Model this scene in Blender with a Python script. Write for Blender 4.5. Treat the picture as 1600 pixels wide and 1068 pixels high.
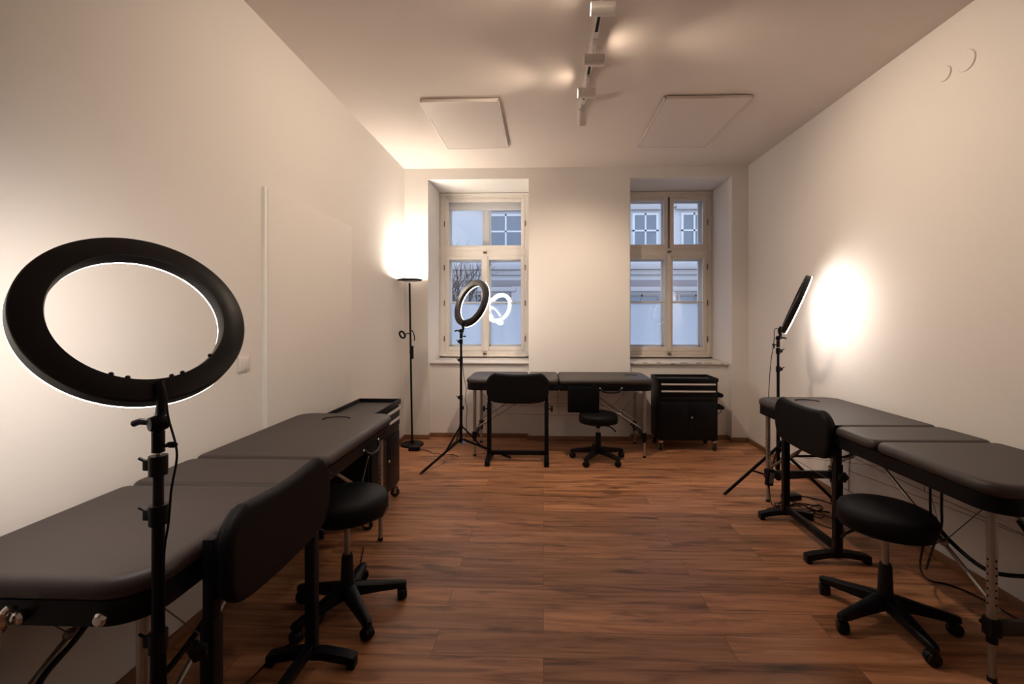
import bpy, bmesh, math, random
from mathutils import Vector, Matrix
random.seed(7)
PI = math.pi
S = bpy.context.scene
COL = S.collection
for o in list(bpy.data.objects):
    bpy.data.objects.remove(o)

# ------------------------------------------------------------------ camera
F_PX = 711.0
YAW = math.radians(1.9)
cam_d = bpy.data.cameras.new('camera')
cam = bpy.data.objects.new('camera', cam_d); COL.objects.link(cam)
cam_d.sensor_fit = 'HORIZONTAL'; cam_d.sensor_width = 36.0
cam_d.lens = 36.0 * F_PX / 1600.0
cam.location = (0, 0, 1.4)
cam.rotation_euler = (PI / 2, 0, YAW)
cam_d.shift_x = -(849 - F_PX * math.tan(YAW) - 800) / 1600.0
cam_d.shift_y = -(534 - 492) / 1600.0
cam_d.clip_start = 0.05; cam_d.clip_end = 200
S.camera = cam

# ------------------------------------------------------------------ world, exposure
w = bpy.data.worlds.new('dusk_sky'); S.world = w; w.use_nodes = True
wn = w.node_tree.nodes; wl = w.node_tree.links
wn.clear()
wo = wn.new('ShaderNodeOutputWorld'); wb = wn.new('ShaderNodeBackground')
wt = wn.new('ShaderNodeTexCoord'); ws = wn.new('ShaderNodeSeparateXYZ'); wr = wn.new('ShaderNodeValToRGB')
wl.new(wt.outputs['Generated'], ws.inputs[0]); wl.new(ws.outputs['Z'], wr.inputs[0])
wr.color_ramp.elements[0].color = (0.66, 0.76, 0.92, 1)
wr.color_ramp.elements[1].color = (0.50, 0.64, 0.90, 1)
wl.new(wr.outputs[0], wb.inputs[0]); wl.new(wb.outputs[0], wo.inputs[0])
wb.inputs[1].default_value = 2.5
S.view_settings.view_transform = 'Standard'
S.view_settings.look = 'None'
S.view_settings.exposure = 0.08
S.view_settings.gamma = 1.0
S.view_settings.use_curve_mapping = False

WARM = (1.0, 0.80, 0.60)
RING_COL = (1.0, 0.90, 0.80)
RING_L = 18.0
TORCH_L = 160.0
SPOT_W = 70.0

# ------------------------------------------------------------------ materials
def mat(name, col, rough=0.5, metal=0.0, bump=None, emit=None, estr=0, spec=0.5, vary=None, coat=0):
    m = bpy.data.materials.new(name); m.use_nodes = True
    nt = m.node_tree; b = nt.nodes['Principled BSDF']
    b.inputs['Base Color'].default_value = (*col, 1)
    b.inputs['Roughness'].default_value = rough
    b.inputs['Metallic'].default_value = metal
    b.inputs['Specular IOR Level'].default_value = spec
    b.inputs['Coat Weight'].default_value = coat
    if emit:
        b.inputs['Emission Color'].default_value = (*emit, 1); b.inputs['Emission Strength'].default_value = estr
    tc = nt.nodes.new('ShaderNodeTexCoord')
    if vary:
        sc, amt = vary
        n = nt.nodes.new('ShaderNodeTexNoise'); n.inputs['Scale'].default_value = sc; n.inputs['Detail'].default_value = 5
        nt.links.new(tc.outputs['Object'], n.inputs['Vector'])
        r = nt.nodes.new('ShaderNodeMapRange'); r.inputs['To Min'].default_value = 1 - amt; r.inputs['To Max'].default_value = 1 + amt
        nt.links.new(n.outputs['Fac'], r.inputs['Value'])
        v = nt.nodes.new('ShaderNodeVectorMath'); v.operation = 'SCALE'; v.inputs[0].default_value = col
        nt.links.new(r.outputs[0], v.inputs['Scale']); nt.links.new(v.outputs[0], b.inputs['Base Color'])
    if bump:
        sc, st, dist = bump
        n = nt.nodes.new('ShaderNodeTexNoise'); n.inputs['Scale'].default_value = sc; n.inputs['Detail'].default_value = 4
        nt.links.new(tc.outputs['Object'], n.inputs['Vector'])
        bp = nt.nodes.new('ShaderNodeBump'); bp.inputs['Strength'].default_value = st; bp.inputs['Distance'].default_value = dist
        nt.links.new(n.outputs['Fac'], bp.inputs['Height']); nt.links.new(bp.outputs[0], b.inputs['Normal'])
    return m

M = {}
M['wall'] = mat('white_wall_paint', (0.80, 0.762, 0.735), 0.75, bump=(35, 0.12, 0.004), vary=(1.3, 0.015), spec=0.25)
M['ceiling'] = mat('ceiling_paint', (0.72, 0.645, 0.60), 0.85, bump=(30, 0.1, 0.004), spec=0.2)
M['panel'] = mat('heating_panel_white', (0.66, 0.58, 0.53), 0.5)
M['panel_frame'] = mat('panel_rim', (0.80, 0.74, 0.70), 0.4)
M['lit_edge'] = mat('panel_edge_painted_light', (0.93, 0.92, 0.90), 0.3)  # light on the panel's front edge, put into a paler colour
M['plastic_white'] = mat('white_plastic', (0.78, 0.73, 0.69), 0.35)
M['leather'] = mat('black_leatherette', (0.040, 0.029, 0.028), 0.48, bump=(260, 0.25, 0.0008), vary=(3, 0.15), spec=0.55)
M['leather_dark'] = mat('black_leatherette_dull', (0.0055, 0.005, 0.006), 0.52, bump=(260, 0.25, 0.0008), spec=0.15)
M['frame_black'] = mat('black_lacquered_wood', (0.004, 0.004, 0.006), 0.4, spec=0.2)
M['metal_black'] = mat('black_powder_coat', (0.004, 0.004, 0.006), 0.42, spec=0.2, bump=(500, 0.1, 0.0005))
M['plastic_black'] = mat('black_plastic', (0.004, 0.004, 0.006), 0.4, spec=0.22)
M['brace'] = mat('grey_brace_board', (0.045, 0.038, 0.036), 0.5)
M['cloth_black'] = mat('black_cloth', (0.004, 0.004, 0.005), 0.9, spec=0.1, bump=(400, 0.3, 0.001))
M['rubber'] = mat('black_rubber', (0.010, 0.010, 0.011), 0.7)
M['alu'] = mat('brushed_aluminium', (0.42, 0.39, 0.37), 0.38, 0.85, vary=(60, 0.06))
M['chrome'] = mat('chrome', (0.75, 0.72, 0.70), 0.16, 1.0)
M['pull'] = mat('satin_drawer_pull', (0.74, 0.68, 0.65), 0.35, 0.25)
M['wire'] = mat('steel_wire', (0.20, 0.17, 0.16), 0.4, 0.8)
M['ring_shell'] = mat('ring_light_shell', (0.010, 0.009, 0.011), 0.36, spec=0.4)
M['ring_led'] = mat('ring_diffuser', (0.9, 0.9, 0.9), 0.5, emit=RING_COL, estr=RING_L)
M['torch_led'] = mat('torchiere_diffuser', (0.9, 0.9, 0.9), 0.5, emit=(1.0, 0.88, 0.72), estr=TORCH_L)
M['spot_led'] = mat('spot_lens', (0.9, 0.9, 0.9), 0.5, emit=(1.0, 0.80, 0.60), estr=75.0)
M['window_paint'] = mat('old_cream_window_paint', (0.76, 0.69, 0.62), 0.45, bump=(25, 0.25, 0.003), vary=(9, 0.07))
M['window_paint_white'] = mat('fresh_cream_window_paint', (0.82, 0.77, 0.72), 0.45, bump=(25, 0.2, 0.003), vary=(9, 0.05))
M['outer_paint'] = mat('outer_casement_paint', (0.88, 0.87, 0.87), 0.5, bump=(25, 0.2, 0.003))
M['blind'] = mat('roller_blind_fabric', (0.85, 0.82, 0.80), 0.9)
M['baseboard'] = None
M['hinge'] = mat('tarnished_hinge', (0.20, 0.15, 0.12), 0.4, 0.6)
M['facade'] = mat('street_facade_render', (0.52, 0.51, 0.52), 0.9, bump=(4, 0.15, 0.02), vary=(0.6, 0.05))
M['facade_trim'] = mat('facade_stone_trim', (0.44, 0.41, 0.415), 0.9, vary=(1.5, 0.08))
M['facade_dark'] = mat('facade_dark_stone', (0.25, 0.22, 0.23), 0.9, vary=(2.0, 0.1))  # dark stone of the lintel band, also on the lower window frames
M['facade_glass'] = mat('far_window_glass', (0.13, 0.16, 0.20), 0.12, spec=0.8)
M['facade_frame'] = mat('far_window_frame', (0.62, 0.62, 0.64), 0.6)
M['bark'] = mat('bare_bark', (0.025, 0.02, 0.02), 0.9)
M['asphalt'] = mat('street_asphalt', (0.22, 0.22, 0.23), 0.9, vary=(2, 0.15))
M['blue_tag'] = mat('pale_blue_plastic', (0.16, 0.22, 0.50), 0.3)
M['label_grey'] = mat('adapter_label', (0.16, 0.15, 0.16), 0.6)

def wood_floor():
    m = bpy.data.materials.new('walnut_planks'); m.use_nodes = True
    nt = m.node_tree; N = nt.nodes; L = nt.links; b = N['Principled BSDF']
    tc = N.new('ShaderNodeTexCoord')
    br = N.new('ShaderNodeTexBrick')
    br.offset = 0.37; br.inputs['Color1'].default_value = (0, 0, 0, 1); br.inputs['Color2'].default_value = (1, 1, 1, 1)
    br.inputs['Mortar'].default_value = (0.5, 0.5, 0.5, 1)
    br.inputs['Scale'].default_value = 1.0; br.inputs['Brick Width'].default_value = 1.25; br.inputs['Row Height'].default_value = 0.155
    br.inputs['Mortar Size'].default_value = 0.0016; br.inputs['Mortar Smooth'].default_value = 0.3; br.inputs['Bias'].default_value = 0
    L.new(tc.outputs['Object'], br.inputs['Vector'])
    # per plank offset of the grain
    sx = N.new('ShaderNodeSeparateXYZ'); L.new(tc.outputs['Object'], sx.inputs[0])
    cb = N.new('ShaderNodeCombineXYZ')
    m1 = N.new('ShaderNodeMath'); m1.operation = 'MULTIPLY'; m1.inputs[1].default_value = 1.1; L.new(sx.outputs['X'], m1.inputs[0])
    m2 = N.new('ShaderNodeMath'); m2.operation = 'MULTIPLY'; m2.inputs[1].default_value = 13; L.new(sx.outputs['Y'], m2.inputs[0])
    m3 = N.new('ShaderNodeMath'); m3.operation = 'MULTIPLY'; m3.inputs[1].default_value = 23; L.new(br.outputs['Color'], m3.inputs[0])
    L.new(m1.outputs[0], cb.inputs['X']); L.new(m2.outputs[0], cb.inputs['Y']); L.new(m3.outputs[0], cb.inputs['Z'])
    n1 = N.new('ShaderNodeTexNoise'); n1.inputs['Scale'].default_value = 1.6; n1.inputs['Detail'].default_value = 8; n1.inputs['Roughness'].default_value = 0.6
    n1.inputs['Distortion'].default_value = 0.8
    L.new(cb.outputs[0], n1.inputs['Vector'])
    cr = N.new('ShaderNodeValToRGB'); L.new(n1.outputs['Fac'], cr.inputs[0])
    e = cr.color_ramp.elements
    e[0].position = 0.30; e[0].color = (0.13, 0.051, 0.024, 1)
    e[1].position = 0.72; e[1].color = (0.60, 0.30, 0.155, 1)
    x = e.new(0.46); x.color = (0.38, 0.165, 0.08, 1)
    # knots: stretched dark spots
    mp = N.new('ShaderNodeMapping'); mp.inputs['Scale'].default_value = (2.2, 9, 1); L.new(tc.outputs['Object'], mp.inputs[0])
    n2 = N.new('ShaderNodeTexNoise'); n2.inputs['Scale'].default_value = 1.3; n2.inputs['Detail'].default_value = 3; L.new(mp.outputs[0], n2.inputs['Vector'])
    r2 = N.new('ShaderNodeMapRange'); r2.inputs['From Min'].default_value = 0.28; r2.inputs['From Max'].default_value = 0.42
    r2.inputs['To Min'].default_value = 0.45; r2.inputs['To Max'].default_value = 1.0; L.new(n2.outputs['Fac'], r2.inputs['Value'])
    r3 = N.new('ShaderNodeMapRange'); r3.inputs['To Min'].default_value = 0.78; r3.inputs['To Max'].default_value = 1.25; L.new(br.outputs['Color'], r3.inputs['Value'])
    mu = N.new('ShaderNodeMath'); mu.operation = 'MULTIPLY'; L.new(r2.outputs[0], mu.inputs[0]); L.new(r3.outputs[0], mu.inputs[1])
    r4 = N.new('ShaderNodeMapRange'); r4.inputs['To Min'].default_value = 1.0; r4.inputs['To Max'].default_value = 0.45; L.new(br.outputs['Fac'], r4.inputs['Value'])
    mu2 = N.new('ShaderNodeMath'); mu2.operation = 'MULTIPLY'; L.new(mu.outputs[0], mu2.inputs[0]); L.new(r4.outputs[0], mu2.inputs[1])
    v = N.new('ShaderNodeVectorMath'); v.operation = 'SCALE'; L.new(cr.outputs[0], v.inputs[0]); L.new(mu2.outputs[0], v.inputs['Scale'])
    L.new(v.outputs[0], b.inputs['Base Color'])
    b.inputs['Roughness'].default_value = 0.42; b.inputs['Specular IOR Level'].default_value = 0.4
    bp = N.new('ShaderNodeBump'); bp.inputs['Strength'].default_value = 0.15; bp.inputs['Distance'].default_value = 0.002
    L.new(n1.outputs['Fac'], bp.inputs['Height']); L.new(bp.outputs[0], b.inputs['Normal'])
    return m
M['floor'] = wood_floor()
M['baseboard'] = mat('oak_skirting', (0.24, 0.115, 0.06), 0.45, vary=(12, 0.2))

def pane_mat(name, tint, film=0.0):
    m = bpy.data.materials.new(name); m.use_nodes = True
    nt = m.node_tree; N = nt.nodes; L = nt.links; N.clear()
    o = N.new('ShaderNodeOutputMaterial'); f = N.new('ShaderNodeFresnel'); f.inputs['IOR'].default_value = 1.5
    t = N.new('ShaderNodeBsdfTransparent'); t.inputs[0].default_value = (*tint, 1)
    g = N.new('ShaderNodeBsdfGlossy'); g.inputs['Roughness'].default_value = 0.015
    mx = N.new('ShaderNodeMixShader')
    geo = N.new('ShaderNodeNewGeometry'); mr = N.new('ShaderNodeMapRange'); mr.inputs['To Min'].default_value = 1.5; mr.inputs['To Max'].default_value = 1 / 1.5
    L.new(geo.outputs['Backfacing'], mr.inputs['Value']); L.new(mr.outputs[0], f.inputs['IOR'])
    L.new(f.outputs[0], mx.inputs[0])
    src = t
    if film:
        d = N.new('ShaderNodeBsdfTranslucent'); d.inputs[0].default_value = (0.90, 0.93, 0.97, 1)
        dd = N.new('ShaderNodeBsdfDiffuse'); dd.inputs[0].default_value = (0.70, 0.74, 0.78, 1)
        m2 = N.new('ShaderNodeMixShader'); m2.inputs[0].default_value = 0.10
        L.new(d.outputs[0], m2.inputs[1]); L.new(dd.outputs[0], m2.inputs[2])
        m3 = N.new('ShaderNodeMixShader'); m3.inputs[0].default_value = film
        L.new(t.outputs[0], m3.inputs[1]); L.new(m2.outputs[0], m3.inputs[2]); src = m3
    L.new(src.outputs[0], mx.inputs[1]); L.new(g.outputs[0], mx.inputs[2]); L.new(mx.outputs[0], o.inputs[0])
    return m
M['glass'] = pane_mat('window_glass', (0.97, 0.98, 0.99))
M['frost'] = pane_mat('frosted_film_glass', (0.97, 0.98, 0.99), 0.96)

# ------------------------------------------------------------------ mesh helpers
def V(*a): return Vector(a)

class MB:
    def __init__(s): s.bm = bmesh.new()
    def box(s, x0, x1, y0, y1, z0, z1, bev=0.0, seg=2, mtx=None):
        b2 = bmesh.new()
        bmesh.ops.create_cube(b2, size=1)
        for v in b2.verts:
            v.co = V(x0 + (v.co.x + .5) * (x1 - x0), y0 + (v.co.y + .5) * (y1 - y0), z0 + (v.co.z + .5) * (z1 - z0))
        if bev: bmesh.ops.bevel(b2, geom=b2.edges[:], offset=bev, segments=seg, affect='EDGES', profile=0.5)
        if mtx: b2.transform(mtx)
        s.merge(b2); return s
    def merge(s, b2):
        me = bpy.data.meshes.new('t'); b2.to_mesh(me); b2.free(); s.bm.from_mesh(me); bpy.data.meshes.remove(me)
    def rings(s, rs, cap0=True, cap1=True, close=True):
        L = [[s.bm.verts.new(p) for p in r] for r in rs]
        n = len(L[0])
        for a, b in zip(L, L[1:]):
            for i in range(n if close else n - 1):
                j = (i + 1) % n
                s.bm.faces.new((a[i], a[j], b[j], b[i]))
        if cap0: s.bm.faces.new(list(reversed(L[0])))
        if cap1: s.bm.faces.new(L[-1])
        return L
    def tube(s, pts, r, seg=10, smooth=0, closed=False, radii=None, square=False):
        pts = [Vector(p) for p in pts]
        if smooth: pts = spline(pts, smooth, closed)
        n = len(pts); rs = []
        up = None
        for i, p in enumerate(pts):
            a = pts[i - 1] if (i > 0 or closed) else p
            b = pts[(i + 1) % n] if (i < n - 1 or closed) else p
            t = (b - a).normalized()
            if up is None:
                up = t.orthogonal().normalized() if not square else (V(0, 0, 1) if abs(t.z) < .9 else V(1, 0, 0))
            up = (up - t * up.dot(t)).normalized(); sd = t.cross(up)
            rr = radii[i] if radii else r
            if square:
                sx, sy = (rr, rr) if not isinstance(rr, tuple) else rr
                rs.append([p + sd * sx * a_ + up * sy * b_ for a_, b_ in ((-1, -1), (1, -1), (1, 1), (-1, 1))])
            else:
                rs.append([p + (sd * math.cos(k * 2 * PI / seg) + up * math.sin(k * 2 * PI / seg)) * rr for k in range(seg)])
        if closed:
            rs.append(rs[0]); s.rings(rs, False, False)
            bmesh.ops.remove_doubles(s.bm, verts=s.bm.verts[:], dist=1e-6)
        else: s.rings(rs)
        return s
    def cyl(s, p0, p1, r0, r1=None, seg=20):
        r1 = r0 if r1 is None else r1
        return s.tube([p0, p1], r0, seg, radii=[r0, r1])
    def lathe(s, prof, c=(0, 0, 0), ax=(0, 0, 1), seg=40, cap=True):
        ax = Vector(ax).normalized(); u = ax.orthogonal().normalized(); v = ax.cross(u); c = Vector(c)
        rs = [[c + ax * z + (u * math.cos(k * 2 * PI / seg) + v * math.sin(k * 2 * PI / seg)) * max(r, 1e-4) for k in range(seg)] for r, z in prof]
        s.rings(rs, cap, cap); return s
    def annulus(s, prof, c=(0, 0, 0), ax=(0, 0, 1), seg=72):
        """closed profile [(r,z)] swept round the axis"""
        ax = Vector(ax).normalized(); u = ax.orthogonal().normalized(); v = ax.cross(u); c = Vector(c)
        rs = [[c + ax * z + (u * math.cos(k * 2 * PI / seg) + v * math.sin(k * 2 * PI / seg)) * r for r, z in prof] for k in range(seg)]
        L = [[s.bm.verts.new(p) for p in r] for r in rs]; n = len(prof)
        for k in range(seg):
            a, b = L[k], L[(k + 1) % seg]
            for i in range(n):
                j = (i + 1) % n; s.bm.faces.new((a[i], a[j], b[j], b[i]))
        return s
    def sphere(s, c, r, sc=(1, 1, 1), seg=16):
        b2 = bmesh.new(); bmesh.ops.create_uvsphere(b2, u_segments=seg, v_segments=seg // 2, radius=r)
        b2.transform(Matrix.Translation(c) @ Matrix.Diagonal((*sc, 1))); s.merge(b2); return s
    def pad(s, outline, t, r, to3, hole=None, hdepth=0.0, crown=0.0, seg=5):
        """puffy slab: 2-D outline, thickness t, edge radius r; to3(x, y, h) places it"""
        rings2 = []
        for k in range(seg + 1):
            a = PI / 2 * k / seg
            rings2.append((r * (1 - math.sin(a)), r * (1 - math.cos(a))))
        for k in range(seg + 1):
            a = PI / 2 * k / seg
            rings2.append((r * (1 - math.cos(a)), t - r + r * math.sin(a)))
        rings2 = [(r + .006, 0)] + rings2 + [(r + .006, t)]
        rs = []
        for ins, h in rings2:
            rs.append([Vector(to3(x, y, h)) for x, y in inset(outline, ins)])
        L = s.rings(rs, True, False)
        if hole:
            he = [s.bm.verts.new(to3(x, y, t)) for x, y in hole]
            es = [s.bm.edges.get((L[-1][i], L[-1][(i + 1) % len(L[-1])])) for i in range(len(L[-1]))]
            es += [s.bm.edges.new((he[i], he[(i + 1) % len(he)])) for i in range(len(he))]
            bmesh.ops.triangle_fill(s.bm, edges=es, use_beauty=True)
            lo = [s.bm.verts.new(to3(x * 1, y * 1, t - hdepth)) for x, y in hole]
            for i in range(len(he)):
                j = (i + 1) % len(he); s.bm.faces.new((he[i], he[j], lo[j], lo[i]))
            s.bm.faces.new(lo)
        else:
            s.bm.faces.new(L[-1])
        return s
    def mark(s): s.mk = len(s.bm.faces); return s
    def build(s, name, m, parent=None, ang=38, kind=None, m2=None):
        s.bm.faces.ensure_lookup_table()
        if m2:
            for f in s.bm.faces[s.mk:]: f.material_index = 1
        bmesh.ops.recalc_face_normals(s.bm, faces=s.bm.faces[:])
        me = bpy.data.meshes.new(name); s.bm.to_mesh(me); s.bm.free()
        for p in me.polygons: p.use_smooth = True
        me.set_sharp_from_angle(angle=math.radians(ang))
        me.materials.append(m)
        if m2: me.materials.append(m2)
        o = bpy.data.objects.new(name, me); COL.objects.link(o)
        if parent: o.parent = parent
        if kind: o['kind'] = kind
        return o

def spline(pts, k, closed=False):
    out = []; n = len(pts)
    for i in range(n if closed else n - 1):
        if closed: p0, p1, p2, p3 = pts[i - 1], pts[i], pts[(i + 1) % n], pts[(i + 2) % n]
        else: p0, p1, p2, p3 = pts[max(i - 1, 0)], pts[i], pts[i + 1], pts[min(i + 2, n - 1)]
        for j in range(k):
            t = j / k
            out.append(0.5 * ((2 * p1) + (p2 - p0) * t + (2 * p0 - 5 * p1 + 4 * p2 - p3) * t * t + (3 * p1 - p0 - 3 * p2 + p3) * t ** 3))
    if not closed: out.append(pts[-1])
    return out

def inset(pl, d):
    if d <= 0: return list(pl)
    n = len(pl); out = []
    area = sum(pl[i][0] * pl[(i + 1) % n][1] - pl[(i + 1) % n][0] * pl[i][1] for i in range(n))
    sg = 1 if area > 0 else -1
    for i in range(n):
        a = Vector(pl[i - 1]); b = Vector(pl[i]); c = Vector(pl[(i + 1) % n])
        t = (c - a)
        if t.length < 1e-9: out.append(tuple(b)); continue
        t.normalize(); nn = Vector((-t.y, t.x)) * sg
        out.append((b.x + nn.x * d, b.y + nn.y * d))
    return out

def rpoly(pts, rad, seg=8):
    """rounded polygon; rad single or per corner"""
    n = len(pts); out = []
    for i in range(n):
        p = Vector(pts[i]); a = (Vector(pts[i - 1]) - p); c = (Vector(pts[(i + 1) % n]) - p)
        r = rad[i] if isinstance(rad, (list, tuple)) else rad
        r = min(r, a.length * .49, c.length * .49)
        if r < 1e-5: out.append(tuple(p)); continue
        a.normalize(); c.normalize()
        for k in range(seg + 1):
            t = k / seg
            q = (p + a * r) * (1 - t) ** 2 + p * 2 * t * (1 - t) * .78 + (p + c * r) * t ** 2
            q += p * (2 * t * (1 - t) * .22) * 0
            wsum = (1 - t) ** 2 + 2 * t * (1 - t) * .78 + t ** 2
            out.append(tuple(q / wsum))
    return out

def dense(pl, m=0.03):
    out = []
    for i in range(len(pl)):
        a = Vector(pl[i]); b = Vector(pl[(i + 1) % len(pl)]); k = max(1, int((b - a).length / m))
        for j in range(k): out.append(tuple(a.lerp(b, j / k)))
    return out

def thing(name, label, cat, loc=(0, 0, 0), rot=0.0, group=None):
    o = bpy.data.objects.new(name, None); COL.objects.link(o)
    o.empty_display_size = 0.1
    o.location = loc; o.rotation_euler = (0, 0, rot); o['label'] = label; o['category'] = cat
    if group: o['group'] = group
    return o
def tag(o, label, cat, group=None, kind=None):
    o['label'] = label; o['category'] = cat
    if group: o['group'] = group
    if kind: o['kind'] = kind
    return o
def struct(o, label=None, cat=None):
    o['kind'] = 'structure'
    if label: o['label'] = label
    if cat: o['category'] = cat
    return o
def dup(root, loc, rot, label):
    kids = {}
    for o in bpy.data.objects:
        if o.parent: kids.setdefault(o.parent.name, []).append(o)
    def cp(o, par):
        c = o.copy(); COL.objects.link(c)
        if par: c.parent = par
        for k in kids.get(o.name, []): cp(k, c)
        return c
    r = cp(root, None)
    r.location = loc; r.rotation_euler = (0, 0, rot); r['label'] = label
    return r
def empty_struct(name, label, cat):
    o = bpy.data.objects.new(name, None); COL.objects.link(o); return struct(o, label, cat)

# ------------------------------------------------------------------ room shell
XL, XR, YB, YF, ZC = -1.575, 2.267, 5.11, -1.6, 3.055
T = 0.25
N1 = (-1.305, -0.165); N2 = (0.965, 2.085); NZ = 2.932; YW = 5.69; YP = 5.205; SILL = 0.865
struct(MB().box(XL - T, XR + T, YF - T, YP + .02, -0.12, 0).build('floor', M['floor']), 'walnut brown plank floor', 'floor')
struct(MB().box(XL - T, XR + T, YF - T, YB + .9, ZC, ZC + 0.15).build('ceiling', M['ceiling']), 'plain off-white plaster ceiling', 'ceiling')
struct(MB().box(XL - T, XL, YF - T, YB + .9, -.1, ZC + .02).build('wall_left', M['wall']), 'long white left wall', 'wall')
struct(MB().box(XR, XR + T, YF - T, YB + .9, -.1, ZC + .02).build('wall_right', M['wall']), 'long white right wall', 'wall')
struct(MB().box(XL - T, XR + T, YF - T, YF, -.1, ZC + .02).build('wall_front', M['wall']), 'white wall opposite the windows', 'wall')
wb_ = MB()
YO = YB + 0.95
for a, b in ((XL, N1[0]), (N1[1], N2[0]), (N2[1], XR)):
    wb_.box(a, b, YB, YO, -.1, ZC + .01)
for a, b in (N1, N2):
    wb_.box(a - .001, b + .001, YB, YO, NZ, ZC + .01)
    wb_.box(a - .001, b + .001, YP, YO, -.1, SILL - .018)
struct(wb_.build('wall_back', M['wall']), 'white back wall with two deep window recesses', 'wall')
# shallow boxed-out panel on the left wall
tp_ = struct(MB().box(XL - .01, XL + .022, 2.52, 3.64, 0, 2.12, .004).build('trim_1', M['wall']), 'shallow boxed-out wall panel on the left wall', 'trim')
MB().tube([(XL + .001, 2.512, .048), (XL + .001, 2.512, 2.12)], .0225, 4).build('lit_edge_strip', M['lit_edge'], tp_)  # added strip, paler than the wall to stand for the panel's lit edge
bb = lambda x0, x1, y0, y1: (x0, x1, y0, y1, 0, 0.048, .004)
struct(MB().box(*bb(XL, XL + .016, YF, 2.50)).box(*bb(XL, XL + .038, 2.50, 3.64)).box(*bb(XL, XL + .016, 3.64, YB)).build('baseboard_left', M['baseboard']), 'brown wooden skirting along the left wall', 'baseboard')
struct(MB().box(*bb(XR - .016, XR, YF, YB)).build('baseboard_right', M['baseboard']), 'brown wooden skirting along the right wall', 'baseboard')
q = MB()
for a, b in ((XL + .016, N1[0] + .016), (N1[1] - .016, N2[0] + .016), (N2[1] - .016, XR - .016)): q.box(*bb(a, b, YB - .016, YB))
for a, b in (N1, N2):
    q.box(*bb(a + .016, b - .016, YP - .016, YP)); q.box(*bb(a, a + .016, YB, YP)); q.box(*bb(b - .016, b, YB, YP))
struct(q.build('baseboard_back', M['baseboard']), 'brown wooden skirting along the back wall', 'baseboard')

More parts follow.
